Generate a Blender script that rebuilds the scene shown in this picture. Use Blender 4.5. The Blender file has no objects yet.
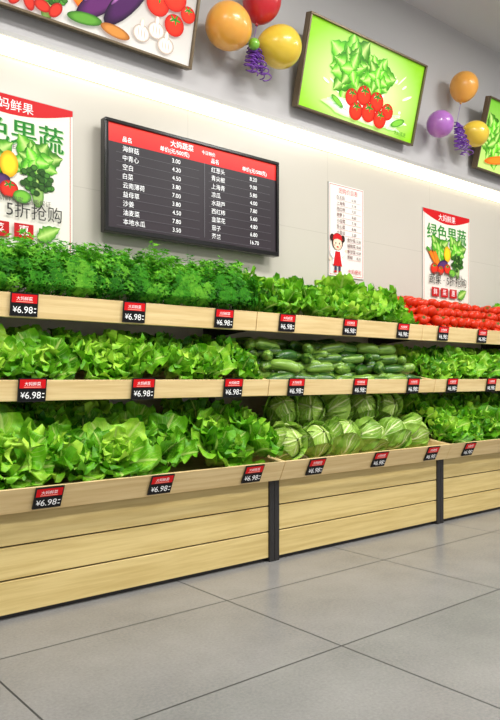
import bpy, math, random
import numpy as np
from mathutils import Vector, Matrix, Euler, noise
R = random.Random(7)
scene = bpy.context.scene
try:
    scene.view_settings.view_transform = 'Standard'
    scene.view_settings.look = 'None'
except Exception as e:
    print(e)

# ------------------------------------------------------------------ helpers
def srgb(r, g, b):
    def f(c):
        c /= 255.0
        return c/12.92 if c <= 0.04045 else ((c+0.055)/1.055)**2.4
    return (f(r), f(g), f(b), 1.0)

class NT:
    def __init__(s, name):
        s.m = bpy.data.materials.new(name); s.m.use_nodes = True
        s.t = s.m.node_tree; s.n = s.t.nodes; s.l = s.t.links
        s.p = s.n['Principled BSDF']; s.out = s.n['Material Output']
    def node(s, ty, **kw):
        n = s.n.new(ty)
        for k, v in kw.items(): setattr(n, k, v)
        return n
    def put(s, sock, v):
        if isinstance(v, bpy.types.NodeSocket): s.l.new(v, sock)
        else: sock.default_value = v
    def math(s, op, a, b=0.0, c=None, clamp=False):
        n = s.node('ShaderNodeMath', operation=op); n.use_clamp = clamp
        s.put(n.inputs[0], a); s.put(n.inputs[1], b)
        if c is not None: s.put(n.inputs[2], c)
        return n.outputs[0]
    def mix(s, f, a, b, mode='MIX'):
        n = s.node('ShaderNodeMix', data_type='RGBA', blend_type=mode)
        s.put(n.inputs[0], f); s.put(n.inputs[6], a); s.put(n.inputs[7], b)
        return n.outputs[2]
    def noise(s, vec, scale, detail=3, rough=0.5):
        n = s.node('ShaderNodeTexNoise')
        if vec is not None: s.l.new(vec, n.inputs['Vector'])
        n.inputs['Scale'].default_value = scale; n.inputs['Detail'].default_value = detail
        n.inputs['Roughness'].default_value = rough
        return n.outputs['Fac']
    def ramp(s, f, a, b):
        n = s.node('ShaderNodeMapRange', interpolation_type='SMOOTHSTEP')
        s.put(n.inputs[0], f); n.inputs[1].default_value = a; n.inputs[2].default_value = b
        return n.outputs[0]
    def mapping(s, vec, scale=(1,1,1), loc=(0,0,0)):
        n = s.node('ShaderNodeMapping'); s.l.new(vec, n.inputs[0])
        n.inputs['Scale'].default_value = scale; n.inputs['Location'].default_value = loc
        return n.outputs[0]
    def objco(s): return s.node('ShaderNodeTexCoord').outputs['Object']
    def pos(s): return s.node('ShaderNodeNewGeometry').outputs['Position']
    def bump(s, h, strength=0.3, dist=0.01):
        n = s.node('ShaderNodeBump'); s.l.new(h, n.inputs['Height'])
        n.inputs['Strength'].default_value = strength; n.inputs['Distance'].default_value = dist
        s.l.new(n.outputs[0], s.p.inputs['Normal'])
    def set(s, **kw):
        for k, v in kw.items():
            s.put(s.p.inputs[k.replace('_', ' ')], v)
        return s

def simple(name, col, rough=0.5, metal=0.0, nscale=40, var=0.06, emis=None, es=0):
    t = NT(name)
    nz = t.noise(t.objco(), nscale)
    c2 = tuple(max(0, c*(1-var*2)) for c in col[:3])+(1,)
    t.set(Base_Color=t.mix(nz, col, c2), Roughness=rough, Metallic=metal)
    if emis: t.set(Emission_Color=emis, Emission_Strength=es)
    return t.m

def make_obj(name, verts, faces, mats, fm=None, smooth=False, cols=None, parent=None):
    me = bpy.data.meshes.new(name); me.from_pydata([tuple(v) for v in verts], [], faces)
    for m in mats: me.materials.append(m)
    if fm: me.polygons.foreach_set('material_index', fm)
    if smooth: me.polygons.foreach_set('use_smooth', [True]*len(me.polygons))
    if cols:
        a = me.color_attributes.new('Col', 'FLOAT_COLOR', 'POINT')
        flat = []
        for c in cols: flat += [c[0], c[1], c[2], 1.0]
        a.data.foreach_set('color', flat)
    me.update()
    ob = bpy.data.objects.new(name, me); scene.collection.objects.link(ob)
    if parent: ob.parent = parent
    return ob

def empty(name, loc=(0,0,0)):
    e = bpy.data.objects.new(name, None); e.location = loc; e.empty_display_size = 0.1
    scene.collection.objects.link(e); return e

def link(name, me, M, parent=None):
    ob = bpy.data.objects.new(name, me); scene.collection.objects.link(ob)
    if parent: ob.parent = parent
    ob.matrix_basis = M
    return ob

class MB:
    def __init__(s): s.v=[]; s.f=[]; s.fm=[]; s.c=[]
    def add(s, vs, fs, m=0, cs=None):
        o = len(s.v); s.v += [tuple(v) for v in vs]
        for f in fs: s.f.append([i+o for i in f]); s.fm.append(m)
        if cs is not None: s.c += cs
    def box(s, x0, x1, y0, y1, z0, z1, m=0):
        s.prism([(y0,z0),(y1,z0),(y1,z1),(y0,z1)], x0, x1, m)
    def prism(s, prof, x0, x1, m=0):
        n = len(prof)
        vs = [(x0,y,z) for y,z in prof]+[(x1,y,z) for y,z in prof]
        fs = [list(range(n))[::-1], list(range(n,2*n))]
        for i in range(n):
            j=(i+1)%n; fs.append([i,j,j+n,i+n])
        s.add(vs, fs, m)
    def obj(s, name, mats, smooth=False, parent=None):
        return make_obj(name, s.v, s.f, mats, s.fm, smooth, s.c if s.c else None, parent)

def bevel(ob, w=0.003, seg=2):
    b = ob.modifiers.new('bevel','BEVEL'); b.width=w; b.segments=seg; b.limit_method='ANGLE'
    return ob

# ------------------------------------------------------------------ layout constants
ZH = 0.98
YW = 3.45
ANG = math.radians(50.1)
ca, sa = math.cos(ANG), math.sin(ANG)
F = 700.0

# ------------------------------------------------------------------ materials
def wood(name, c1, c2, seed=0.0):
    t = NT(name)
    co = t.mapping(t.objco(), (0.7, 9, 14), (seed, 0, 0))
    n1 = t.noise(co, 3.0, 4, 0.6)
    co2 = t.mapping(t.objco(), (1.5, 40, 60), (seed, 3, 1))
    n2 = t.noise(co2, 3.0, 2, 0.5)
    f = t.math('ADD', t.math('MULTIPLY', t.ramp(n1, 0.3, 0.7), 0.65), t.math('MULTIPLY', n2, 0.35))
    t.set(Base_Color=t.mix(f, c1, c2), Roughness=0.45)
    t.bump(n2, 0.08, 0.002)
    return t.m
M_wood = wood('pale_ash_wood', srgb(240,214,160), srgb(212,180,120))
M_wood2 = wood('base_ash_wood', srgb(220,198,136), srgb(190,164,100), 5)
M_dark = simple('dark_metal', srgb(52,50,50), 0.45, 0.4)

def wall_mat(name, base, seam, w, h, z0, rough):
    t = NT(name)
    p = t.pos()
    sep = t.node('ShaderNodeSeparateXYZ'); t.l.new(p, sep.inputs[0])
    fx = t.math('ABSOLUTE', t.math('SUBTRACT', t.math('FRACT', t.math('DIVIDE', sep.outputs[0], w)), 0.5))
    fz = t.math('ABSOLUTE', t.math('SUBTRACT', t.math('FRACT', t.math('DIVIDE', t.math('SUBTRACT', sep.outputs[2], z0), h)), 0.5))
    gx = t.math('GREATER_THAN', fx, 0.5-0.002/w); gz = t.math('GREATER_THAN', fz, 0.5-0.002/h)
    g = t.math('MAXIMUM', gx, gz)
    nz = t.noise(p, 2.0, 3)
    b2 = tuple(c*0.95 for c in base[:3])+(1,)
    t.set(Base_Color=t.mix(g, t.mix(nz, base, b2), seam), Roughness=rough)
    return t.m
M_wall = wall_mat('cream_wall_panels', srgb(202,196,184), srgb(186,180,168), 1.2, 0.62, 2.62, 0.22)
M_wall_up = wall_mat('upper_wall_paint', srgb(190,188,188), srgb(188,186,186), 50, 50, 25, 0.6)
M_ceil = simple('ceiling_paint', srgb(222,221,220), 0.8, 0, 3, 0.02)

def floor_mat():
    t = NT('grey_floor_tiles')
    p = t.pos()
    sep = t.node('ShaderNodeSeparateXYZ'); t.l.new(p, sep.inputs[0])
    tx = t.math('DIVIDE', t.math('SUBTRACT', sep.outputs[0], 0.83+10*-1.07), 1.07)
    ty = t.math('DIVIDE', t.math('SUBTRACT', sep.outputs[1], 1.75-10*0.68), 0.68)
    fx = t.math('ABSOLUTE', t.math('SUBTRACT', t.math('FRACT', tx), 0.5))
    fy = t.math('ABSOLUTE', t.math('SUBTRACT', t.math('FRACT', ty), 0.5))
    g = t.math('MAXIMUM', t.math('GREATER_THAN', fx, 0.5-0.0036/1.07), t.math('GREATER_THAN', fy, 0.5-0.0036/0.68))
    wn = t.node('ShaderNodeTexWhiteNoise', noise_dimensions='2D')
    cb = t.node('ShaderNodeCombineXYZ'); t.l.new(t.math('FLOOR', tx), cb.inputs[0]); t.l.new(t.math('FLOOR', ty), cb.inputs[1])
    t.l.new(cb.outputs[0], wn.inputs['Vector'])
    n1 = t.noise(p, 2.2, 5, 0.6); n2 = t.noise(p, 90, 3, 0.7)
    f = t.math('ADD', t.math('MULTIPLY', n1, 0.6), t.math('MULTIPLY', n2, 0.5))
    f = t.math('ADD', f, t.math('MULTIPLY', wn.outputs['Value'], 0.12))
    c = t.mix(t.ramp(f, 0.3, 0.9), srgb(112,112,112), srgb(142,141,140))
    t.set(Base_Color=t.mix(g, c, srgb(52,52,52)), Roughness=t.math('ADD', 0.26, t.math('MULTIPLY', g, 0.4)))
    t.bump(t.math('SUBTRACT', t.math('MULTIPLY', n2, 0.1), g), 0.25, 0.002)
    return t.m
M_floor = floor_mat()

def leaf_mat(name, dark, mid, light, rib, veinf=55.0, vslope=0.45, trans=0.2, ribw=0.07, vstr=0.5, basef=0.8, spec=0.3):
    t = NT(name)
    at = t.node('ShaderNodeAttribute', attribute_name='Col')
    sp = t.node('ShaderNodeSeparateColor'); t.l.new(at.outputs['Color'], sp.inputs[0])
    u, v, r = sp.outputs[0], sp.outputs[1], sp.outputs[2]
    nz = t.noise(t.objco(), 22, 3)
    f = t.math('ADD', t.math('MULTIPLY', nz, 0.55), t.math('MULTIPLY', r, 0.5))
    c = t.mix(t.ramp(f, 0.2, 0.55), dark, mid)
    c = t.mix(t.ramp(f, 0.45, 0.85), c, light)
    base = t.ramp(v, 0.4, 0.0)
    c = t.mix(t.math('MULTIPLY', base, basef), c, rib)
    vv = t.math('SINE', t.math('MULTIPLY', t.math('SUBTRACT', v, t.math('MULTIPLY', u, vslope)), veinf))
    vein = t.math('MULTIPLY', t.ramp(vv, 0.80, 1.0), t.ramp(u, 0.95, 0.3))
    ribm = t.ramp(u, ribw*1.7, ribw*0.5)
    m = t.math('MAXIMUM', t.math('MULTIPLY', vein, vstr), t.math('MULTIPLY', ribm, 0.8))
    c = t.mix(m, c, rib)
    t.set(Base_Color=c, Roughness=0.4)
    t.p.inputs['Specular IOR Level'].default_value = spec
    cr = t.noise(t.objco(), 60, 2)
    t.bump(t.math('ADD', t.math('MULTIPLY', cr, 0.7), m), 0.6, 0.005)
    if trans > 0:
        tr = t.node('ShaderNodeBsdfTranslucent'); t.l.new(c, tr.inputs[0])
        ms = t.node('ShaderNodeMixShader'); ms.inputs[0].default_value = trans
        t.l.new(t.p.outputs[0], ms.inputs[1]); t.l.new(tr.outputs[0], ms.inputs[2])
        t.l.new(ms.outputs[0], t.out.inputs[0])
    return t.m
M_let = leaf_mat('lettuce_leaf', srgb(36,108,8), srgb(104,180,26), srgb(184,230,72), srgb(206,232,126), vstr=0.4)
M_herb = leaf_mat('herb_leaf', srgb(24,96,10), srgb(62,156,26), srgb(132,208,56), srgb(100,170,50), trans=0.3, spec=0.2)
M_cab = leaf_mat('cabbage_leaf', srgb(108,154,44), srgb(150,188,76), srgb(190,214,112), srgb(230,238,180), veinf=30, vslope=0.7, trans=0.0, ribw=0.05, vstr=0.6, basef=0.3)

def cuc_mat():
    t = NT('cucumber_skin')
    co = t.objco()
    n1 = t.noise(t.mapping(co, (6, 60, 60)), 1.0, 3, 0.6)
    n2 = t.noise(co, 160, 2)
    oi = t.node('ShaderNodeObjectInfo').outputs['Random']
    f = t.math('ADD', t.math('MULTIPLY', n1, 0.8), t.math('MULTIPLY', t.math('SUBTRACT', oi, 0.5), 0.3))
    c = t.mix(t.ramp(f, 0.26, 0.6), srgb(26,78,14), srgb(134,174,68))
    c = t.mix(t.math('MULTIPLY', t.ramp(n2, 0.6, 0.78), 0.7), c, srgb(172,198,112))
    t.set(Base_Color=c, Roughness=0.3); t.bump(n2, 0.3, 0.002)
    return t.m
M_cuc = cuc_mat()
M_tom = simple('tomato_skin', srgb(214,46,8), 0.28, 0, 12, 0.12)
M_tom.node_tree.nodes['Principled BSDF'].inputs['Specular IOR Level'].default_value = 0.3
M_calyx = simple('tomato_calyx', srgb(54,112,30), 0.6)

def canvas_mat(name, emis, rough=0.5, spec=0.2):
    t = NT(name)
    at = t.node('ShaderNodeAttribute', attribute_name='Col')
    t.set(Base_Color=at.outputs['Color'], Roughness=rough)
    t.p.inputs['Specular IOR Level'].default_value = spec
    if emis > 0:
        t.set(Emission_Color=at.outputs['Color'], Emission_Strength=emis)
    return t.m
M_print = canvas_mat('printed_paper', 0.0)
M_screen = canvas_mat('screen_display', 0.6, 0.35, 0.3)
M_lightbox = canvas_mat('backlit_print', 0.5, 0.4)

# ------------------------------------------------------------------ text + flat graphics
_tc = {}
def text_tris(s, size):
    k = (s, size)
    if k in _tc: return _tc[k]
    cu = bpy.data.curves.new('t', 'FONT'); cu.body = s; cu.size = size; cu.resolution_u = 3
    cu.align_x = 'LEFT'
    ob = bpy.data.objects.new('t', cu); scene.collection.objects.link(ob)
    dg = bpy.context.evaluated_depsgraph_get(); ev = ob.evaluated_get(dg)
    me = ev.to_mesh()
    vs = [(v.co.x, v.co.y) for v in me.vertices]; fs = [list(p.vertices) for p in me.polygons]
    ev.to_mesh_clear()
    bpy.data.objects.remove(ob); bpy.data.curves.remove(cu)
    _tc[k] = (vs, fs); return vs, fs

class Canvas:
    """flat coloured shapes on a real panel, local x right / z up, facing -y"""
    def __init__(s): s.b = MB(); s.k = 0
    def lay(s): s.k += 1; return -s.k*0.00012
    def poly(s, pts, col, cols=None):
        y = s.lay()
        s.b.add([(a, y, b) for a, b in pts], [list(range(len(pts)))], 0, cols if cols else [col]*len(pts))
    def rect(s, x0, z0, x1, z1, col, col2=None):
        c2 = col2 or col
        s.poly([(x0,z0),(x1,z0),(x1,z1),(x0,z1)], col, [col, col, c2, c2])
    def blob(s, cx, cz, rx, rz, col, edge=None, rot=0, n=18, wob=0.0, ph=0):
        y = s.lay(); e = edge or tuple(c*0.6 for c in col[:3])+(1,)
        vs = [(cx, y, cz)]; cs = [col]
        cr, sr = math.cos(rot), math.sin(rot)
        for ring, rr in ((0,0.6),(1,1.0)):
            for i in range(n):
                a = 2*math.pi*i/n; k = rr*(1+wob*math.sin(a*5+ph)*math.cos(a*3+ph*2))
                px, pz = rx*k*math.cos(a), rz*k*math.sin(a)
                vs.append((cx+px*cr-pz*sr, y, cz+px*sr+pz*cr)); cs.append(col if ring == 0 else e)
        fs = [[0, 1+i, 1+(i+1)%n] for i in range(n)]
        fs += [[1+i, 1+n+i, 1+n+(i+1)%n, 1+(i+1)%n] for i in range(n)]
        s.b.add(vs, fs, 0, cs)
    def text(s, t, x, z, size, col, align='L', w=None, yk=1.0):
        vs, fs = text_tris(t, size)
        if not vs: return
        x0 = min(v[0] for v in vs); x1 = max(v[0] for v in vs)
        sc = (w/(x1-x0)) if w else 1.0
        off = {'L':0,'C':-(x1-x0)*sc/2,'R':-(x1-x0)*sc}[align]
        y = s.lay()
        s.b.add([(x+off+(a-x0)*sc, y, z+b*(sc if w else 1)*yk) for a, b in vs], fs, 0, [col]*len(vs))
    def tomato(s, x, z, r):
        s.blob(x, z, r, r*0.9, srgb(235,52,30), srgb(170,18,10))
        s.blob(x-r*0.3, z+r*0.35, r*0.22, r*0.14, srgb(255,190,170), srgb(240,90,70))
        for i in range(5):
            a = 1.2+i*1.25
            s.blob(x+math.cos(a)*r*0.3, z+r*0.45+math.sin(a)*r*0.15, r*0.3, r*0.09, srgb(60,140,40), srgb(30,90,20), a)
    def leafshape(s, x, z, L, W_, rot, c1, c2):
        """one drawn leaf with wavy edge and pale midrib"""
        y = s.lay(); n = 12; vs=[];cs=[]
        cr, sr = math.cos(rot), math.sin(rot)
        for j in range(n+1):
            v=j/n; w=W_*(math.sin(math.pi*v**0.75)*(1+0.18*math.sin(j*2.7))+0.04)
            for k,sd in enumerate((-1,-0.5,0,0.5,1)):
                px=L*v; pz=w*sd
                vs.append((x+px*cr-pz*sr,y,z+px*sr+pz*cr)); cs.append(srgb(196,226,130) if k==2 else (c1 if k in (1,3) else c2))
        s.b.add(vs,[[j*5+i,(j+1)*5+i,(j+1)*5+i+1,j*5+i+1] for j in range(n) for i in range(4)],0,cs)
    def lettuce(s, x, z, r, seed=0, n=16):
        q = random.Random(seed)
        for i in range(n):
            a = i*2.399+q.uniform(-.3,.3); L = r*(1.15-0.7*i/n)*q.uniform(0.85,1.1); g=q.uniform(0.75,1.15)+0.15*i/n
            s.leafshape(x-math.cos(a)*L*0.1, z-math.sin(a)*L*0.1, L, L*0.38, a,
                srgb(min(255,100*g),min(255,180*g),44*g), srgb(min(255,50*g),min(255,130*g),24*g))
    def broccoli(s, x, z, r, seed=0):
        q = random.Random(seed)
        s.blob(x, z-r*0.7, r*0.3, r*0.6, srgb(150,190,100), srgb(90,140,60))
        for i in range(40):
            a = q.uniform(0, 6.28); d = r*math.sqrt(q.random())*0.85; g=q.uniform(.7,1.3)
            s.blob(x+math.cos(a)*d, z+math.sin(a)*d*0.75, r*0.17, r*0.15, srgb(60*g,112*g,36*g), srgb(20,60,16), 0, 9)
    def carrot(s, x, z, L, r, rot):
        s.blob(x, z, L, r, srgb(246,132,30), srgb(206,84,12), rot)
        s.blob(x+math.cos(rot)*L*0.95, z+math.sin(rot)*L*0.95, r*1.1, r*0.6, srgb(80,160,50), srgb(40,110,24), rot, 14, 0.4)

# ------------------------------------------------------------------ room
b = MB(); b.box(-2.5, 8.5, -4, YW+0.1, -0.1, 0); b.obj('floor', [M_floor])
b = MB(); b.box(-2.5, 8.5, YW, YW+0.1, 0, 2.625, 0); b.box(-2.5, 8.5, YW, YW+0.1, 2.625, 3.95, 1)
b.obj('wall_back', [M_wall, M_wall_up])
b = MB(); b.box(8.5, 8.6, -4, YW+0.1, 0, 3.95); b.obj('wall_right', [M_wall_up])
b = MB(); b.box(-2.6, -2.5, -4, YW+0.1, 0, 3.95); b.obj('wall_left', [M_wall_up])
b = MB(); b.box(-2.6, 8.6, -4, YW+0.1, 3.95, 4.05); b.obj('ceiling', [M_ceil])
M_trim = simple('white_trim', srgb(180,178,174), 0.4)
M_led = simple('led_strip', srgb(255,244,214), 0.5, emis=srgb(255,241,202), es=4.0)
b = MB()
b.prism([(YW-0.05,2.66),(YW,2.66),(YW,2.685),(YW-0.05,2.685)], -2.5, 8.5, 0)
b.prism([(YW-0.04,2.60),(YW-0.0005,2.585),(YW-0.0005,2.6595),(YW-0.04,2.6595)], -2.5, 8.5, 1)
b.obj('trim_1', [M_trim, M_led])

# ceiling lamps
M_panel = simple('lamp_diffuser', srgb(250,250,250), 0.5, emis=(1,1,1,1), es=3)
for lx in (0.2, 2.8, 5.4):
    for ly in (-0.9, 1.3):
        b = MB()
        b.box(lx-0.62, lx+0.62, ly-0.32, ly+0.32, 3.915, 3.95, 0)
        b.box(lx-0.59, lx+0.59, ly-0.29, ly+0.29, 3.908, 3.9149, 1)
        lo = b.obj('ceiling_light_panel', [M_trim, M_panel])
        la = bpy.data.lights.new('lamp', 'AREA'); la.shape = 'RECTANGLE'; la.size = 1.1; la.size_y = 0.5
        la.energy = 74; la.color = (1.0, 0.985, 0.955)
        o = bpy.data.objects.new('lamp_emitter', la); scene.collection.objects.link(o)
        o.parent = lo; o.location = (lx, ly, 3.9)
w = bpy.data.worlds.new('World'); scene.world = w; w.use_nodes = True
w.node_tree.nodes['Background'].inputs[0].default_value = (1.0, 0.99, 0.975, 1)
w.node_tree.nodes['Background'].inputs[1].default_value = 0.75

# ------------------------------------------------------------------ racks
TR = {'low': (2.70, 0.543, 0.438), 'mid': (2.83, 0.972, 0.883), 'top': (2.93, 1.345, 1.24)}
YB = 3.36
def plank(t, y):
    yf, zt, zb = TR[t]
    return zb+0.03+(y-yf)*0.14
def rack(x0, x1):
    b = MB()
    g = 0.035
    for z0, z1 in ((0.300,0.432),(0.163,0.293),(0.022,0.156)):
        b.box(x0+g, x1-g, 2.80, 2.82, z0, z1, 1)
    b.box(x0+g, x1-g, 2.822, 2.83, 0.0, 0.44, 2)
    b.box(x0+0.001, x0+g, 2.79, 2.86, 0, 0.438, 2); b.box(x1-g, x1-0.001, 2.79, 2.86, 0, 0.438, 2)
    b.box(x0+0.001, x0+0.02, 2.86, YB, 0, 0.43, 0); b.box(x1-0.02, x1-0.001, 2.86, YB, 0, 0.43, 0)
    for xx in (x0+0.001, x1-0.031):
        b.box(xx, xx+0.03, YB, YB+0.04, 0, 1.42, 2)
    for k, (yf, zt, zb) in TR.items():
        tl = 0.05 if k == 'low' else 0.015
        b.prism([(yf+tl, zb),(yf+tl+0.02, zb),(yf+0.02, zt),(yf, zt)], x0+0.002, x1-0.002, 0)
        zf, zk = zb+0.012, zb+0.012+(YB-yf)*0.14
        b.prism([(yf+tl+0.02, zf),(YB, zk),(YB, zk+0.016),(yf+tl+0.02, zf+0.016)], x0+0.02, x1-0.02, 0)
        for xa in (x0+0.002, x1-0.018):
            b.prism([(yf+tl+0.02, zb),(YB, zk-0.02),(YB, zk+0.09),(yf+0.022, zt-0.002)], xa, xa+0.016, 0)
        b.box(x0+0.02, x1-0.02, YB-0.016, YB, zk, zk+0.09, 0)
        if k != 'low':
            for xa in (x0+0.02, x1-0.026):
                b.prism([(yf+0.12, zb+0.005),(YB, zk-0.09),(YB, zk-0.02)], xa, xa+0.006, 2)
    o = b.obj('produce_display_rack', [M_wood, M_wood2, M_dark]); bevel(o, 0.002, 1)
    return o
W = 1.5
X0 = 2.505
XS = [X0-2*W-0.045, X0-W-0.045, X0, X0+W, X0+2*W, X0+3*W]
for i in range(5): rack(XS[i], XS[i+1])

# ------------------------------------------------------------------ leaves
def leaf(mb, L, Wd, th0, bend, az, base_r, seed, ruf=0.02, nu=10, nv=18, cup=0.25, fr=4.5, rnd=0.5, zoff=0):
    q = random.Random(seed)
    p1, p2 = q.uniform(0,6.28), q.uniform(0,6.28); sway = q.uniform(-0.25,0.25)
    vs=[]; cs=[]; y=base_r; z=zoff; ds=L/nv; pts=[]
    for j in range(nv+1):
        v=j/nv; th=th0+bend*v**1.3
        pts.append((y,z,th)); y+=math.sin(th)*ds; z+=math.cos(th)*ds
    ct, st = math.cos(az), math.sin(az)
    for j in range(nv+1):
        v=j/nv; y,z,th=pts[j]
        if v<0.62:
            t=v/0.62; t=t*t*(3-2*t); wd=0.22+0.78*t
        else: wd=math.sqrt(max(0.0,1-((v-0.62)/0.385)**2))
        wd*=Wd
        ny,nz=-math.cos(th),math.sin(th)
        for i in range(nu+1):
            s=i/nu*2-1; a=abs(s)
            ph=p1 if s<0 else p2
            edge=a**2.2
            off=cup*Wd*(a**1.6)*(0.4+0.6*math.sin(v*3.1)) + ruf*edge*(0.3+v)*math.sin(fr*6.28*v+ph+a*1.5) \
                + ruf*0.35*a*math.sin(17*v+ph*2+s*6) - 0.005*math.exp(-(s/0.12)**2)
            x=s*wd*(1+0.11*edge*math.sin(fr*9*v+ph)) + sway*L*v*v*0.5
            ext=ruf*0.5*edge*math.cos(fr*6.28*v+ph)
            yy=y+ny*off+math.sin(th)*ext; zz=z+nz*off+math.cos(th)*ext
            vs.append((x*ct-yy*st, x*st+yy*ct, zz)); cs.append((a, v, rnd))
    fs=[]
    for j in range(nv):
        for i in range(nu):
            k=j*(nu+1)+i; fs.append([k,k+1,k+nu+2,k+nu+1])
    mb.add(vs,fs,0,cs)

def to_np(mb):
    V=np.array(mb.v,dtype=np.float64); C=np.array([(c[0],c[1],c[2],1) for c in mb.c],dtype=np.float64)
    tot=np.array([len(f) for f in mb.f],dtype=np.int64); idx=np.array([i for f in mb.f for i in f],dtype=np.int64)
    return V,C,tot,idx
def lettuce_np(seed, nleaf=16, L=0.235, Wd=0.08):
    q=random.Random(seed); mb=MB()
    for i in range(nleaf):
        t=i/(nleaf-1)
        leaf(mb, L*q.uniform(0.85,1.12)*(0.72+0.33*t), Wd*q.uniform(0.85,1.2)*(0.7+0.4*t),
             0.03+0.72*t+q.uniform(-0.08,0.08), 0.15+0.85*t*q.uniform(0.5,1.3), i*2.399+q.uniform(-0.2,0.2),
             0.006+0.016*t, q.random()*1e6, ruf=0.019*q.uniform(0.8,1.3), fr=q.uniform(2.8,4.4), rnd=q.uniform(0.1,1.0)*(1-0.3*t)+0.05,
             zoff=-0.02*t)
    n=10; vs=[]; cs=[]
    for k,(r,z) in enumerate(((0.0,-0.03),(0.016,-0.03),(0.02,0.0),(0.01,0.03))):
        for i in range(n):
            a=6.283*i/n; vs.append((r*math.cos(a),r*math.sin(a),z)); cs.append((0,0,0.5))
    fs=[[k*n+i,k*n+(i+1)%n,(k+1)*n+(i+1)%n,(k+1)*n+i] for k in range(3) for i in range(n)]
    mb.add(vs,fs,0,cs)
    return to_np(mb)
LET=[lettuce_np(s) for s in (11,22,33,44,55,66)]

def herb_np(seed):
    q=random.Random(seed); mb=MB()
    for i in range(40):
        az=q.uniform(0,6.28); th=0.85*math.sqrt(q.random()); L=q.uniform(0.16,0.27)
        D=Vector((math.sin(th)*math.cos(az), math.sin(th)*math.sin(az), math.cos(th)))
        side=D.cross(Vector((0,0,1))); side=side.normalized() if side.length>1e-3 else Vector((1,0,0))
        up=side.cross(D)
        p0=Vector((q.uniform(-.015,.015),q.uniform(-.015,.015),0)); r=0.0018; rn=q.random()
        p1=p0+D*L
        vs=[p0+side*r,p0-side*r,p0+up*r,p1+side*r*.5,p1-side*r*.5,p1+up*r*.5]
        mb.add(vs,[[0,1,4,3],[1,2,5,4],[2,0,3,5]],0,[(0.0,0.3,rn)]*6)
        nl=22
        for k in range(nl):
            t=0.35+0.65*k/nl
            c0=p0+D*L*t
            fl=(0.058*(1-t)+0.014)
            d=(side*math.cos(k*2.4)+up*math.sin(k*2.4)+D*0.8+Vector((0,0,.2))).normalized()
            c=c0+d*fl
            nrm=(D*0.9+Vector((q.uniform(-.6,.6),q.uniform(-.6,.6),q.uniform(0.0,.6)))).normalized()
            a1=(d-nrm*d.dot(nrm)).normalized(); a2=nrm.cross(a1)
            sz=q.uniform(0.012,0.020); vs=[c0, c-a1*sz*0.4]
            m=9; cs=[(0.5,0.6,rn)]*2
            for w in range(m):
                ang=-2.2+4.4*w/(m-1); rr=sz*(1.15 if w%2==0 else 0.4)
                vs.append(c+a1*math.cos(ang)*rr+a2*math.sin(ang)*rr+nrm*q.uniform(-.003,.003)); cs.append((0.6,0.6+0.4*(w%2==0),max(0,min(1,rn*0.7+0.3*q.random()+0.55*(t-0.65)))))
            fs=[[1,2+w,3+w] for w in range(m-1)]
            mb.add(vs,fs,0,cs)
    return to_np(mb)
HERB=[herb_np(s) for s in (3,4,5)]

def softmax_(v, lo, k):
    d=(v-lo)/k
    return lo+k*np.where(d>20,d,np.log1p(np.exp(np.clip(d,-40,20))))
def bake(name, items, mat, smooth, tier, x0, x1):
    Vs=[];Cs=[];Ts=[];Is=[];off=0
    for (V,C,T,I),M,br in items:
        m=np.array(M); P=V@m[:3,:3].T+m[:3,3]
        C=C.copy(); C[:,2]=np.clip(C[:,2]+br,0,1)
        Vs.append(P);Cs.append(C);Ts.append(T);Is.append(I+off);off+=len(V)
    V=np.concatenate(Vs);C=np.concatenate(Cs);T=np.concatenate(Ts);I=np.concatenate(Is)
    yf,zt,zb=TR[tier]
    x,y,z=V[:,0].copy(),V[:,1].copy(),V[:,2].copy()
    t=np.clip((z-zt+0.005)/0.05,0,1); t=t*t*(3-2*t)
    tl=0.05 if tier=='low' else 0.015
    ymin=yf+0.03+np.clip((zt-z)/(zt-zb),0,1)*tl-0.06*t
    y=softmax_(y,ymin,0.010)
    y=-softmax_(-y,-(YB-0.025),0.01)
    fl=plank(tier,y)+0.004
    z=softmax_(z,fl,0.008)
    if tier=='low': z=-softmax_(-z,-0.872,0.012)
    if tier=='mid': z=-softmax_(-z,-1.232,0.012)
    x=softmax_(x,x0+0.022,0.008); x=-softmax_(-x,-(x1-0.022),0.008)
    V=np.stack([x,y,z],1)
    me=bpy.data.meshes.new(name); me.vertices.add(len(V)); me.loops.add(len(I)); me.polygons.add(len(T))
    me.vertices.foreach_set('co',V.ravel().astype(np.float32))
    me.loops.foreach_set('vertex_index',I.astype(np.int32))
    st=np.concatenate([[0],np.cumsum(T)[:-1]]).astype(np.int32)
    me.polygons.foreach_set('loop_start',st)
    me.update(calc_edges=True)
    a=me.color_attributes.new('Col','FLOAT_COLOR','POINT'); a.data.foreach_set('color',C.ravel().astype(np.float32))
    me.polygons.foreach_set('use_smooth',np.full(len(T),smooth))
    me.materials.append(mat); me.validate()
    ob=bpy.data.objects.new(name,me); scene.collection.objects.link(ob); return ob
def MX(x,y,z,rx,ry,rz,s):
    return Matrix.Translation((x,y,z)) @ Matrix.Rotation(rx,4,'X') @ Matrix.Rotation(ry,4,'Y') @ Matrix.Rotation(rz,4,'Z') @ Matrix.Scale(s,4)

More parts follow.
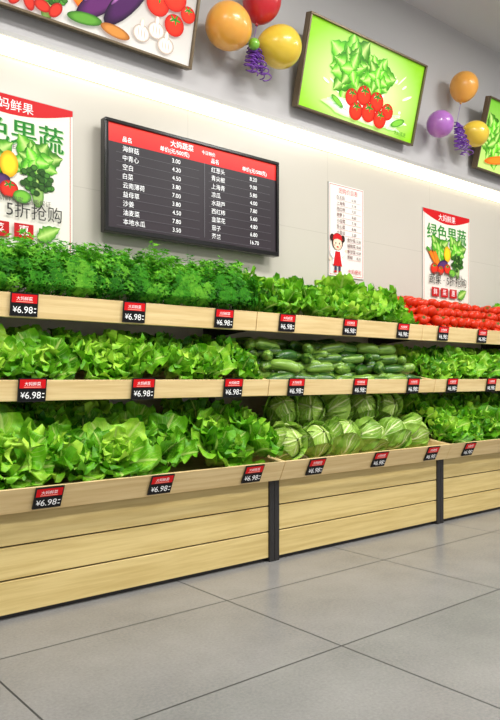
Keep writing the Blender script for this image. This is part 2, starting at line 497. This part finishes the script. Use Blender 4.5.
def lettuce_pile(x0, x1, tier, sc=1.0):
    yf,zt,zb=TR[tier]
    if tier=='low':   rows=((0.21,0.06,0.75,0.225),(0.34,0.10,0.5,0.22),(0.48,0.14,0.3,0.23))
    elif tier=='mid': rows=((0.17,0.04,0.7,0.21),(0.28,0.06,0.4,0.20),(0.40,0.08,0.2,0.21))
    else:             rows=((0.15,0.05,0.55,0.20),(0.25,0.08,0.3,0.19),(0.34,0.11,0.05,0.2))
    it=[]
    for dy,dz,tilt,sp in rows:
        n=int((x1-x0-0.2)/sp)
        for i in range(n+1):
            x=x0+0.1+(x1-x0-0.2)*i/n+R.uniform(-0.03,0.03)
            z=plank(tier,yf+dy)+dz+R.uniform(-0.012,0.02)
            it.append((R.choice(LET), MX(x, yf+dy+R.uniform(-.02,.02), z, tilt+R.uniform(-.2,.2), R.uniform(-.35,.35), R.uniform(0,6.28), sc*R.uniform(0.88,1.08)), R.uniform(-.2,.15)))
    return bake('leaf_lettuce_pile', it, M_let, True, tier, x0, x1)
def herb_pile(x0,x1,tier='top'):
    yf=TR[tier][0]; it=[]
    for dy,tilt,dz in ((0.11,0.45,0.04),(0.21,0.25,0.06),(0.31,0.0,0.075)):
        n=9
        for i in range(n+1):
            x=x0+0.08+(x1-x0-0.16)*i/n+R.uniform(-.025,.025)
            it.append((R.choice(HERB), MX(x, yf+dy, plank(tier,yf+dy)+dz, tilt+R.uniform(-.15,.15), R.uniform(-.25,.25), R.uniform(0,6.28), R.uniform(0.88,1.18)), R.uniform(-.2,.25)))
    return bake('coriander_pile', it, M_herb, False, tier, x0, x1)

for i in (0,1):
    lettuce_pile(XS[i],XS[i+1],'low',1.05); lettuce_pile(XS[i],XS[i+1],'mid',0.92); herb_pile(XS[i],XS[i+1])
lettuce_pile(XS[2],XS[3],'top')
for i in (3,4):
    lettuce_pile(XS[i],XS[i+1],'low'); lettuce_pile(XS[i],XS[i+1],'mid',0.9)
lettuce_pile(XS[4],XS[5],'top')

# cabbages : round heads wrapped in overlapping dished leaves
def cabbage_mesh(seed):
    q=random.Random(seed); mb=MB(); nu,nv=16,18
    def wrap(az, elev, A, r, flare, rn):
        vs=[];cs=[]; ph=q.uniform(0,6)
        for j in range(nv+1):
            v=j/nv; be=(v-0.5)*2*A
            hw=A*0.95*math.sqrt(max(0.0,1-(2*v-1)**2*0.985))
            for i in range(nu+1):
                s=i/nu*2-1; al=s*hw; a=abs(s)
                d=Vector((math.sin(al), math.cos(al)*math.cos(be), math.cos(al)*math.sin(be)))
                d.rotate(Euler((elev,0,0))); d.rotate(Euler((0,0,az)))
                e1=max(a**5, max(0,(v-0.8)/0.2)**2)
                rr=r*(1+e1*(flare*(0.4+v)+0.04*math.sin(v*16+ph+s*8))) +0.0035*math.exp(-(s/0.09)**2)+0.0018*math.sin(v*30-a*18)
                vs.append(d*rr); cs.append((a,0.25+0.75*v,rn))
        fs=[[j*(nu+1)+i,j*(nu+1)+i+1,(j+1)*(nu+1)+i+1,(j+1)*(nu+1)+i] for j in range(nv) for i in range(nu)]
        mb.add(vs,fs,0,cs)
    n=16;vs=[];cs=[]
    for j in range(n+1):
        la=-1.57+3.14*j/n
        for i in range(n*2):
            lo=6.283*i/(2*n); rr=0.088
            vs.append((rr*math.cos(la)*math.cos(lo),rr*math.cos(la)*math.sin(lo),rr*math.sin(la))); cs.append((0.5,0.8,0.6))
    fs=[[j*2*n+i,j*2*n+(i+1)%(2*n),(j+1)*2*n+(i+1)%(2*n),(j+1)*2*n+i] for j in range(n) for i in range(2*n)]
    mb.add(vs,fs,0,cs)
    for k in range(3): wrap(k*2.1+q.uniform(-.2,.2),0.85,1.25,0.091+0.0022*k,0.03,q.uniform(.5,1))
    for k in range(4): wrap(k*1.57+q.uniform(-.2,.2),0.35,1.15,0.098+0.002*k,0.07,q.uniform(.3,.8))
    for k in range(5): wrap(k*1.26+0.4,-0.15+q.uniform(-.1,.1),1.0,0.104+0.0018*k,q.uniform(.12,.26),q.uniform(.0,.5))
    vs=[(0.018*math.cos(i*.785),0.018*math.sin(i*.785),z) for z in (-0.095,-0.118) for i in range(8)]
    mb.add(vs,[[i,(i+1)%8,8+(i+1)%8,8+i] for i in range(8)]+[list(range(8,16))],0,[(0,0,0.8)]*16)
    ob=mb.obj('tmp',[M_cab],True); me=ob.data; me.name='cabbage_mesh'; bpy.data.objects.remove(ob); return me
CAB=[cabbage_mesh(s) for s in (1,2,3,4)]
e=empty('cabbage_pile')
for dy,dz,n,off in ((0.18,0.125,6,0),(0.43,0.12,6,0.04),(0.34,0.27,5,0.13)):
    y=TR['low'][0]+dy
    for i in range(n):
        x=XS[2]+0.15+off+i*0.232+R.uniform(-.008,.008)
        link('cabbage', R.choice(CAB), MX(x, y+R.uniform(-.01,.01), plank('low',y)+dz, 0.75+R.uniform(-.6,.6), R.uniform(-.7,.7), R.uniform(0,6.28), R.uniform(0.88,1.02)), e)

# cucumbers
def cuc_mesh(seed):
    q=random.Random(seed); mb=MB(); n=14; m=20; L=q.uniform(.17,.21); r=q.uniform(.029,.034); bd=q.uniform(-.02,.02)
    vs=[]
    for j in range(m+1):
        t=j/m*2-1; rr=r*(max(0,1-abs(t)**4.5))**0.5*(1-0.1*t)
        if j==m: rr=0.005
        x=t*L/2; oy=bd*(1-t*t)
        for i in range(n):
            a=6.283*i/n; k=rr*(1+0.035*math.cos(a*6))+0.0008*math.sin(j*4+i*5)
            vs.append((x,oy+k*math.cos(a),k*math.sin(a)))
    for i in range(n):
        a=6.283*i/n; vs.append((L/2+0.014,0.004*math.cos(a),0.004*math.sin(a)+.003))
    fs=[[j*n+i,j*n+(i+1)%n,(j+1)*n+(i+1)%n,(j+1)*n+i] for j in range(m+1) for i in range(n)]
    fs.append([(m+1)*n+i for i in range(n)])
    mb.add(vs,fs,0)
    ob=mb.obj('tmp',[M_cuc],True); me=ob.data; me.name='cucumber_mesh'; bpy.data.objects.remove(ob); return me
CUC=[cuc_mesh(s) for s in range(5)]
e=empty('cucumber_pile')
def cuc(x,y,z,yaw):
    link('cucumber',R.choice(CUC),Matrix.Translation((x,y,z))@Matrix.Rotation(yaw+R.choice([0,math.pi]),4,'Z')@Matrix.Rotation(R.uniform(-.14,.14),4,'Y')@Matrix.Rotation(R.uniform(0,6.28),4,'X'),e)
for k in range(7):
    y=TR['mid'][0]+0.065+k*0.063
    for i in range(8):
        x=XS[2]+0.135+i*0.172+(k%2)*0.05+R.uniform(-.015,.015)
        if x>XS[3]-0.125: continue
        for l in range(1+min(k,3)):
            top=(l==min(k,3)) and k>0
            if top and R.random()<0.12: continue
            cuc(x+R.uniform(-.03,.03) if l else x, y-0.01*l, plank('mid',y)+0.040+l*0.054+min(k,3)*0.004+R.uniform(0,.012), R.uniform(-.25,.25) if l==0 else R.uniform(-1.0,1.0))

# tomatoes
def tom_mesh(seed):
    mb=MB(); n=20; m=12; r=0.043; vs=[]
    for j in range(m+1):
        la=-1.5708+3.1416*j/m
        for i in range(n):
            lo=6.283*i/n; k=1+0.035*math.cos(lo*5+seed)*math.cos(la)
            dip=-0.008*math.exp(-((1.5708-la)/0.35)**2)
            vs.append((r*k*math.cos(la)*math.cos(lo), r*k*math.cos(la)*math.sin(lo), r*0.84*math.sin(la)+dip))
    mb.add(vs,[[j*n+i,j*n+(i+1)%n,(j+1)*n+(i+1)%n,(j+1)*n+i] for j in range(m) for i in range(n)],0)
    z0=r*0.84-0.005
    for k in range(5):
        a=k*1.257; d=Vector((math.cos(a),math.sin(a),0)); p=Vector((-d.y,d.x,0))
        mb.add([Vector((0,0,z0)),d*.01+p*.004+Vector((0,0,z0+.002)),d*.022+Vector((0,0,z0+.003)),d*.01-p*.004+Vector((0,0,z0+.002))],[[0,1,2,3]],1)
    s=0.002
    mb.add([(s,0,z0),(-s,s,z0),(-s,-s,z0),(s,0,z0+.014),(-s,s,z0+.014),(-s,-s,z0+.014)],[[0,1,4,3],[1,2,5,4],[2,0,3,5],[3,4,5]],1)
    ob=mb.obj('tmp',[M_tom,M_calyx],True); me=ob.data; me.name='tomato_mesh'; bpy.data.objects.remove(ob); return me
TOM=[tom_mesh(s) for s in range(3)]
e=empty('tomato_pile')
for k in range(5):
    y=TR['top'][0]+0.078+k*0.072
    nl=(2,3,4,4,4)[k]
    for l in range(nl):
        for i in range(17):
            x=XS[3]+0.065+i*0.087+(k+l)%2*0.04+R.uniform(-.01,.01)
            if x>XS[4]-0.06: continue
            if l==nl-1 and R.random()<0.25: continue
            link('tomato', R.choice(TOM), MX(x, y+R.uniform(-.01,.01), plank('top',y)+0.045+l*0.060+R.uniform(0,.012), R.uniform(-1.2,.9), R.uniform(-.9,.9), R.uniform(0,6), R.uniform(.88,1.12)), e)

# ------------------------------------------------------------------ price tags
c=Canvas(); tw,th=0.116,0.094
WH=srgb(250,250,250)
c.rect(0,0,tw,th,srgb(16,16,18)); c.rect(0.002,th*0.58,tw-0.002,th-0.002,srgb(206,16,22))
c.text('大妈鲜菜',tw/2,th*0.71,0.022,WH,'C',0.07)
c.rect(0.02,th*0.62,tw-0.02,th*0.65,srgb(250,170,150))
c.text('¥',0.008,0.014,0.034,WH); c.text('6.98',0.028,0.011,0.045,WH,'L',0.068)
c.rect(0.101,0.014,0.111,0.018,WH); c.rect(0.101,0.03,0.111,0.034,WH)
base=MB()
base.v=list(c.b.v); base.f=list(c.b.f); base.fm=[0]*len(c.b.f); base.c=list(c.b.c)
n0=len(base.v); base.box(-0.003,tw+0.003,0.0005,0.006,-0.003,th+0.003,1); base.c += [(0,0,0,1)]*(len(base.v)-n0)
M_black=simple('black_plastic', srgb(16,16,18), 0.3)
tagob=base.obj('price_tag',[canvas_mat('tag_print',0.12),M_black]); tagme=tagob.data; bpy.data.objects.remove(tagob)
def Xpx(px,y):
    t=(px-250)/F; return y*(ca+sa*t)/(sa-ca*t)
tags={'low':[50,163,255,318,382,434,471],'mid':[32,143,233,296,360,413,452,491],'top':[24,134,224,287,350,403,443,482]}
for k,pxs in tags.items():
    yf,zt,zb=TR[k]
    xs=[Xpx(p,yf) for p in pxs]
    xs=[xs[0]-0.5,xs[0]-1.0]+xs+[xs[-1]+0.5,xs[-1]+1.0]
    tl=math.atan2(0.05 if k=='low' else 0.015, zt-zb)
    for x in xs:
        zc=(zt+zb)/2+0.002
        yy=yf+(0.05 if k=='low' else 0.015)/2-0.012
        M=Matrix.Translation((x-tw/2,yy,zc))@Matrix.Rotation(tl,4,'X')@Matrix.Translation((0,0,-th/2))
        link('price_tag',tagme,M)

# ------------------------------------------------------------------ posters
GRN=srgb(28,126,34); RED=srgb(204,20,26)
def veg_mix(c,cx,cz,s):
    c.lettuce(cx-0.12*s,cz+0.06*s,0.17*s,1); c.lettuce(cx+0.13*s,cz+0.08*s,0.15*s,2)
    c.broccoli(cx+0.15*s,cz-0.02*s,0.11*s,4)
    c.blob(cx-0.01*s,cz+0.04*s,0.05*s,0.07*s,srgb(250,214,40),srgb(220,150,10))
    c.carrot(cx-0.2*s,cz-0.02*s,0.12*s,0.028*s,2.4); c.carrot(cx-0.16*s,cz-0.03*s,0.12*s,0.028*s,2.1)
    c.blob(cx-0.08*s,cz-0.06*s,0.08*s,0.04*s,srgb(90,50,110),srgb(40,16,60),0.3)
    c.tomato(cx-0.2*s,cz-0.1*s,0.055*s); c.tomato(cx-0.01*s,cz-0.09*s,0.05*s); c.tomato(cx-0.11*s,cz-0.11*s,0.045*s)
    c.blob(cx+0.06*s,cz-0.12*s,0.05*s,0.035*s,srgb(120,190,60),srgb(50,120,30))
def promo_poster(x0,z0,w_,h_):
    c=Canvas(); c.rect(0,0,w_,h_,srgb(234,230,218)); 
    c.rect(0.012,0.012,w_-0.012,0.016,srgb(190,60,50)); 
    for xx in (0.012,w_-0.016): c.rect(xx,0.012,xx+0.004,h_-0.012,srgb(190,60,50))
    pts=[(0.0,h_),(0.0,h_-0.03)]+[(w_*t/14, h_-0.03-0.065*math.sin(math.pi*t/14)) for t in range(1,14)]+[(w_,h_-0.03),(w_,h_)]
    c.poly(pts,RED)
    c.text('大妈鲜果',w_/2,h_-0.07,0.06,WH,'C',0.24)
    for dx in (-0.003,0,0.003):
        c.text('绿色果蔬',w_/2+dx+0.004,h_-0.235,0.14,srgb(150,196,130),'C',w_*0.84,1.0)
    for dx in (-0.002,0.002):
        c.text('绿色果蔬',w_/2+dx,h_-0.23,0.14,GRN,'C',w_*0.84,1.0)
    c.text('新鲜直达  健康生活  天天特价',w_/2,h_-0.262,0.03,srgb(90,90,80),'C',w_*0.6)
    veg_mix(c,w_/2,h_-0.385,0.95)
    c.text('绿色食材  新鲜到家  品质保证',w_/2,h_-0.53,0.02,srgb(90,90,80),'C',w_*0.62)
    c.text('蔬果 · 5折抢购',w_/2,h_-0.60,0.06,srgb(50,50,46),'C',w_*0.80)
    for k in range(3):
        xx=0.1+k*0.125; c.rect(xx,h_-0.71,xx+0.1,h_-0.635,srgb(190,22,26)); c.text('鲜菜惠'[k],xx+0.05,h_-0.69,0.05,WH,'C',0.05)
    c.leafshape(0.47,h_-0.70,0.14,0.04,0.5,srgb(120,180,60),srgb(60,130,40))
    o=c.b.obj('vegetable_poster',[M_print]); 
    b=MB(); b.box(-0.004,w_+0.004,0.0005,0.008,-0.004,h_+0.004)
    b.obj('poster_backing',[M_trim],parent=o)
    o.location=(x0,YW-0.008,z0); return o
promo_poster(0.985,1.58,0.67,0.81)
promo_poster(4.70,1.58,0.66,0.78)
c=Canvas(); w_,h_=0.37,0.66
c.rect(0,0,w_,h_,srgb(234,231,224)); 
for a_ in ((0.008,0.008,w_-0.008,0.012),(0.008,h_-0.012,w_-0.008,h_-0.008),(0.008,0.008,0.012,h_-0.008),(w_-0.012,0.008,w_-0.008,h_-0.008)): c.rect(*a_,srgb(204,70,70))
c.text('团购价目表',w_*0.55,h_-0.06,0.05,RED,'C',0.2)
q=random.Random(5)
nm=['白玉菇','上海青','西红柿','胡萝卜','小白菜','空心菜','土豆丝','金针菇','娃娃菜','紫甘蓝','青椒']
for k in range(11):
    z=h_-0.105-k*0.042; X_=0.08 if k<7 else 0.19
    c.text(nm[k],X_,z,0.030,srgb(110,24,24)); c.text('%.2f'%q.uniform(2,9),0.24 if k<7 else 0.29,z,0.028,srgb(90,24,24))
    c.rect(X_,z-0.009,w_-0.03,z-0.007,srgb(205,130,130))
gx,gz=0.085,0.03
c.blob(gx,gz+0.215,0.058,0.062,srgb(60,30,24),srgb(40,20,16))
c.blob(gx-0.055,gz+0.24,0.022,0.026,srgb(60,30,24)); c.blob(gx+0.055,gz+0.24,0.022,0.026,srgb(60,30,24))
c.blob(gx,gz+0.2,0.046,0.045,srgb(252,222,196),srgb(240,196,168))
c.poly([(gx-0.05,gz+0.225),(gx-0.04,gz+0.262),(gx,gz+0.275),(gx+0.04,gz+0.262),(gx+0.05,gz+0.225),(gx,gz+0.235)],RED)
for s in (-1,1): c.blob(gx+s*0.018,gz+0.203,0.005,0.008,srgb(20,20,20)); c.blob(gx+s*0.03,gz+0.187,0.009,0.006,srgb(250,170,160),srgb(250,190,170))
c.blob(gx,gz+0.177,0.012,0.006,srgb(210,40,40))
c.poly([(gx-0.035,gz+0.15),(gx+0.035,gz+0.15),(gx+0.055,gz+0.05),(gx-0.055,gz+0.05)],WH)
c.poly([(gx-0.024,gz+0.145),(gx+0.024,gz+0.145),(gx+0.046,gz+0.04),(gx-0.046,gz+0.04)],RED)
c.blob(gx-0.058,gz+0.115,0.034,0.012,WH,srgb(190,190,190),-0.9); c.blob(gx+0.062,gz+0.13,0.034,0.012,WH,srgb(190,190,190),0.7)
c.blob(gx+0.088,gz+0.155,0.012,0.012,srgb(252,222,196),srgb(240,196,168)); c.blob(gx-0.076,gz+0.086,0.012,0.012,srgb(252,222,196),srgb(240,196,168))
for s in (-1,1): c.blob(gx+s*0.02,gz+0.02,0.012,0.024,srgb(60,60,90)); c.blob(gx+s*0.024,gz+0.0,0.016,0.008,RED)
c.text('大妈便利',gx+0.18,0.03,0.03,RED,'C',0.14)
o=c.b.obj('price_list_poster',[M_print]); b=MB(); b.box(-0.003,w_+0.003,0.0005,0.008,-0.003,h_+0.003); b.obj('poster_backing',[M_trim],parent=o)
o.location=(3.605,YW-0.008,1.71)

# ------------------------------------------------------------------ television price board
tx0,tx1,tz0,tz1=1.80,3.05,1.765,2.375
tv=MB(); tw_=tx1-tx0; hh=tz1-tz0
tv.box(0,tw_,0,0.045,0,hh,0)
bz=0.02
for r_ in ((0,tw_,hh-bz,hh),(0,tw_,0,bz+0.008),(0,bz,bz,hh-bz),(tw_-bz,tw_,bz,hh-bz)):
    tv.box(r_[0],r_[1],-0.012,0.0,r_[2],r_[3],0)
tv.box(0.3,tw_-0.3,0.045,0.085,0.12,hh-0.12,1)
tvo=tv.obj('wall_television',[simple('tv_black_gloss',srgb(20,19,20),0.18),M_dark]); bevel(tvo,0.004,2)
tvo.location=(tx0,YW-0.086,tz0)
c=Canvas(); sx0,sx1,sz0,sz1=bz,tw_-bz,bz+0.008,hh-bz
c.rect(sx0,sz0,sx1,sz1,srgb(42,35,40),srgb(32,28,32))
hz=sz1-0.10
c.rect(sx0,hz,sx1,sz1,srgb(182,22,24),srgb(212,46,36))
c.text('大妈蔬菜',sx0+0.40,hz+0.054,0.045,WH,'L',0.16); c.text('今日特价',sx0+0.62,hz+0.054,0.03,WH,'L',0.1)
for xx in (0.09,0.69):
    c.text('品名',sx0+xx,hz+0.014,0.032,WH,'L',0.055); c.text('单价(元/500克)',sx0+xx+0.24,hz+0.014,0.028,WH,'L',0.20)
L1=['海鲜菇','中青心','空白','白菜','云南薄荷','益母草','沙姜','油麦菜','本地水瓜']; P1=['3.00','4.20','4.50','3.80','7.00','3.80','4.50','7.80','3.50']
L2=['红葱头','青尖椒','上海青','凉瓜','水葫芦','西红柿','韭菜花','茄子','芥兰']; P2=['8.20','9.00','5.80','4.00','7.80','5.60','4.80','6.80','16.70']
rh=(hz-sz0)/9.3
for k in range(9):
    z=hz-(k+0.8)*rh
    for t_,xx in ((L1[k],0.09),(P1[k],0.41),(L2[k],0.69),(P2[k],0.99)):
        c.text(t_,sx0+xx,z,0.035,srgb(225,225,225))
    c.rect(sx0+0.05,z-0.012,sx0+0.6,z-0.0105,srgb(90,88,92)); c.rect(sx0+0.67,z-0.012,sx1-0.05,z-0.0105,srgb(90,88,92))
c.rect(sx0+0.635,sz0+0.02,sx0+0.637,hz,srgb(110,108,112))
c.b.obj('screen',[M_screen],parent=tvo)

# ------------------------------------------------------------------ leaning light boxes
PW,PH=1.25,0.595
def lightbox(x0,draw,name):
    b=MB(); b.box(0,PW,0,0.035,0,PH,0)
    for r_ in ((0,PW,PH-.014,PH),(0,PW,0,.014),(0,.014,.014,PH-.014),(PW-.014,PW,.014,PH-.014)):
        b.box(r_[0],r_[1],-0.02,0,r_[2],r_[3],0)
    o=b.obj(name,[simple('bronze_frame',srgb(120,104,82),0.35,0.6)]); bevel(o,0.002,1)
    c=Canvas(); draw(c); c.b.obj('backlit_picture',[M_lightbox],parent=o)
    b=MB()
    for xx in (0.2,PW-0.22): 
        b.box(xx,xx+0.02,0.035,0.17,PH-0.06,PH-0.045); b.box(xx,xx+0.02,0.035,0.06,0.02,0.035)
    b.obj('wall_bracket',[M_dark],parent=o)
    o.location=(x0,3.385,2.79); o.rotation_euler=(0.237,0,0)
    return o
def clipc(c):
    for i,v in enumerate(c.b.v):
        c.b.v[i]=(min(max(v[0],0.014),PW-0.014),v[1],min(max(v[2],0.014),PH-0.014))
def d1(c):
    c.rect(0,0,PW,PH,srgb(206,202,196),srgb(160,152,144))
    c.lettuce(0.22,0.30,0.26,8,22); c.broccoli(0.36,0.14,0.11,3); c.lettuce(0.95,0.47,0.2,12,14)
    for k in range(4): c.carrot(0.42+k*0.05,0.26+0.02*k,0.22,0.034,2.3+k*0.12)
    for k in range(3): c.blob(0.62+0.05*k,0.33+0.02*k,0.04,0.13,srgb(250,200,50),srgb(214,130,10),-0.3+k*0.25)
    c.blob(0.66,0.20,0.20,0.06,srgb(92,34,96),srgb(30,8,40),0.75); c.blob(0.80,0.24,0.20,0.062,srgb(70,24,80),srgb(20,6,30),0.9)
    for k in range(2): c.blob(0.63+0.14*k,0.23+0.04*k,0.11,0.012,srgb(170,110,170),srgb(92,40,100),0.75+0.15*k)
    for x,z in ((0.90,0.10),(0.99,0.14),(1.06,0.08)):
        c.blob(x,z,0.055,0.045,srgb(248,240,230),srgb(160,140,125)); c.blob(x,z+0.05,0.012,0.03,srgb(240,228,210),srgb(200,180,160))
        for m_ in (-1,0,1): c.blob(x+m_*0.02,z,0.006,0.036,srgb(206,178,168),srgb(240,230,220))
    for x,z,r in ((0.98,0.28,0.075),(1.1,0.2,0.065),(1.08,0.34,0.08),(1.18,0.28,0.05)): c.tomato(x,z,r)
    for k in range(6): c.blob(1.06+0.02*k,0.47+0.01*k,0.14,0.012,srgb(150,210,90),srgb(60,130,40),0.9+k*0.12)
    for k in range(5): c.blob(0.12+0.07*k,0.06,0.045,0.028,srgb(206,50,36),srgb(140,16,16),k)
    c.blob(0.56,0.07,0.1,0.03,srgb(90,150,50),srgb(40,90,24),0.1); c.blob(0.74,0.06,0.09,0.03,srgb(200,130,60),srgb(140,80,30),-0.1)
    clipc(c)
def d2(c):
    y=c.lay(); n=12
    vs=[];cs=[]
    for j in range(n+1):
        for i in range(n+1):
            a,b_=i/n,j/n; vs.append((a*PW,y,b_*PH)); d=min(1,math.hypot((a-0.5)*1.2,(b_-0.45))*1.5)
            k=[srgb(240,248,190)[m]*(1-d)+srgb(136,200,30)[m]*d for m in range(3)]+[1]; cs.append(tuple(k))
    c.b.add(vs,[[j*(n+1)+i,j*(n+1)+i+1,(j+1)*(n+1)+i+1,(j+1)*(n+1)+i] for j in range(n) for i in range(n)],0,cs)
    q=random.Random(9)
    for k in range(46):
        a=q.uniform(-0.1,3.2); d=q.uniform(0.2,0.5)
        c.blob(0.62+math.cos(a)*d*1.1,0.14+math.sin(a)*d*0.8,q.uniform(.01,.06),q.uniform(.004,.014),srgb(246,254,236),srgb(216,242,170),a)
    c.lettuce(0.46,0.36,0.25,5,26); c.lettuce(0.72,0.37,0.20,6,20)
    c.blob(0.66,0.11,0.42,0.07,srgb(240,252,236),srgb(196,230,150),0,28,0.15)
    for k in range(20): c.blob(0.66+q.uniform(-.4,.4),0.11+q.uniform(-.05,.06),q.uniform(.02,.07),.006,srgb(180,216,170),srgb(236,250,226),q.uniform(-.3,.3))
    for x,z,r in ((0.50,0.18,0.065),(0.62,0.22,0.075),(0.76,0.21,0.075),(0.89,0.17,0.065),(0.56,0.10,0.07),(0.69,0.12,0.075),(0.82,0.10,0.07)): c.tomato(x,z,r)
    c.blob(1.02,0.12,0.08,0.025,srgb(120,190,60),srgb(50,120,30),0.4); c.blob(0.36,0.12,0.07,0.02,srgb(120,190,60),srgb(50,120,30),-0.4)
    c.text('大妈果蔬',1.0,0.04,0.035,srgb(60,130,20))
    clipc(c)
def d3(c):
    c.rect(0,0,PW,PH,srgb(190,220,120),srgb(110,180,50))
    c.lettuce(0.22,0.26,0.24,15,26); c.broccoli(0.5,0.3,0.16,3)
    c.lettuce(0.85,0.3,0.22,17,26); c.tomato(0.62,0.15,0.08); c.tomato(0.78,0.14,0.08)
    c.carrot(0.3,0.12,0.2,0.035,0.2)
    clipc(c)
lightbox(1.12,d1,'vegetable_light_box'); lightbox(3.22,d2,'vegetable_light_box'); lightbox(5.35,d3,'vegetable_light_box')

# ------------------------------------------------------------------ balloons
def bal_mat(name,col):
    t=NT(name)
    nz=t.noise(t.objco(),3,2)
    t.set(Base_Color=t.mix(nz,col,tuple(min(1,c_*1.15) for c_ in col[:3])+(1,)),Roughness=0.28)
    t.p.inputs['Subsurface Weight'].default_value=0.25
    t.p.inputs['Subsurface Radius'].default_value=(0.05,0.05,0.05)
    t.p.inputs['Coat Weight'].default_value=0.2
    return t.m
BM={'orange':bal_mat('balloon_orange',srgb(232,166,72)),'yellow':bal_mat('balloon_yellow',srgb(222,190,62)),
    'red':bal_mat('balloon_red',srgb(196,36,46)),'green':bal_mat('balloon_green',srgb(120,180,60)),'purple':bal_mat('balloon_purple',srgb(172,108,188))}
M_rib=simple('purple_ribbon',srgb(124,66,176),0.3,0.2)
def balloon(parent,col,ctr,r,knot):
    prof=[]
    for j in range(25):
        a=math.pi*j/24; z=math.cos(a); rr=math.sin(a)
        if z<0: z*=1.22; rr*= 1-0.10*(-z)**2
        prof.append((rr,z))
    prof[-1]=(0.03,-1.22); prof += [(0.035,-1.27),(0.085,-1.36),(0.0,-1.35)]
    n=28; vs=[];fs=[]
    for rr,z in prof:
        for i in range(n):
            t=6.28318*i/n; vs.append((rr*r*math.cos(t),rr*r*math.sin(t),z*r))
    for j in range(len(prof)-1):
        for i in range(n): fs.append([j*n+i,j*n+(i+1)%n,(j+1)*n+(i+1)%n,(j+1)*n+i])
    o=make_obj('balloon',vs,fs,[BM[col]],None,True,None,parent)
    d=(Vector(ctr)-Vector(knot)).normalized()
    o.rotation_mode='QUATERNION'; o.rotation_quaternion=d.to_track_quat('Z','Y'); o.location=ctr
    return Vector(ctr)-d*r*1.33
def tube(name,pts,r,mat,parent):
    cu=bpy.data.curves.new(name,'CURVE'); cu.dimensions='3D'; cu.bevel_depth=r; cu.bevel_resolution=1
    s=cu.splines.new('POLY'); s.points.add(len(pts)-1)
    for p,v in zip(s.points,pts): p.co=(*v,1)
    cu.materials.append(mat); o=bpy.data.objects.new(name,cu); scene.collection.objects.link(o); o.parent=parent; return o
def W3(px,py,y):
    X=Xpx(px,y); d=ca*X+sa*y; return Vector((X,y,ZH+(378-py)/F*d))
def cluster(knot,items,rib_len,seed):
    e=empty('balloon_cluster'); q=random.Random(seed)
    for col,ctr,r in items:
        k=balloon(e,col,ctr,r,knot); tube('string',[k,(k+knot)/2+Vector((0,0,-.005)),knot],0.0015,M_rib,e)
    hook=Vector((knot.x,YW,knot.z+0.02)); tube('hook',[knot,hook],0.004,M_dark,e)
    for k in range(9):
        pts=[]; R0=q.uniform(.018,.03); dx=q.uniform(-.08,.08); dy=q.uniform(-.08,.0); ph=q.uniform(0,6); Ln=rib_len*q.uniform(.6,1)
        for i in range(90):
            t=i/89; a=t*6.283*6+ph
            pts.append(knot+Vector((dx*t+R0*math.cos(a)*min(1,t*6),dy*t+R0*math.sin(a)*min(1,t*6),-Ln*t)))
        tube('curly_ribbon',pts,0.004,M_rib,e)
k1=W3(253,42,3.3)
cluster(k1,[('orange',W3(228,26,3.26),0.135),('yellow',W3(281,47,3.24),0.13),('red',W3(262,1,3.28),0.12),('green',W3(254,44,3.24),0.035)],0.27,1)
k2=W3(457,122,3.3)
cluster(k2,[('orange',W3(464,86,3.28),0.115),('yellow',W3(476,134,3.26),0.105),('purple',W3(440,124,3.28),0.105)],0.28,2)

# ------------------------------------------------------------------ camera
cam=bpy.data.cameras.new('camera'); co=bpy.data.objects.new('camera',cam); scene.collection.objects.link(co)
cam.sensor_fit='HORIZONTAL'; cam.sensor_width=36; cam.lens=36*F/500; cam.shift_y=18/500
co.location=(0,0,ZH); co.rotation_euler=(math.pi/2,0,-(math.pi/2-ANG))
scene.camera=co
print('done', len(bpy.data.objects))
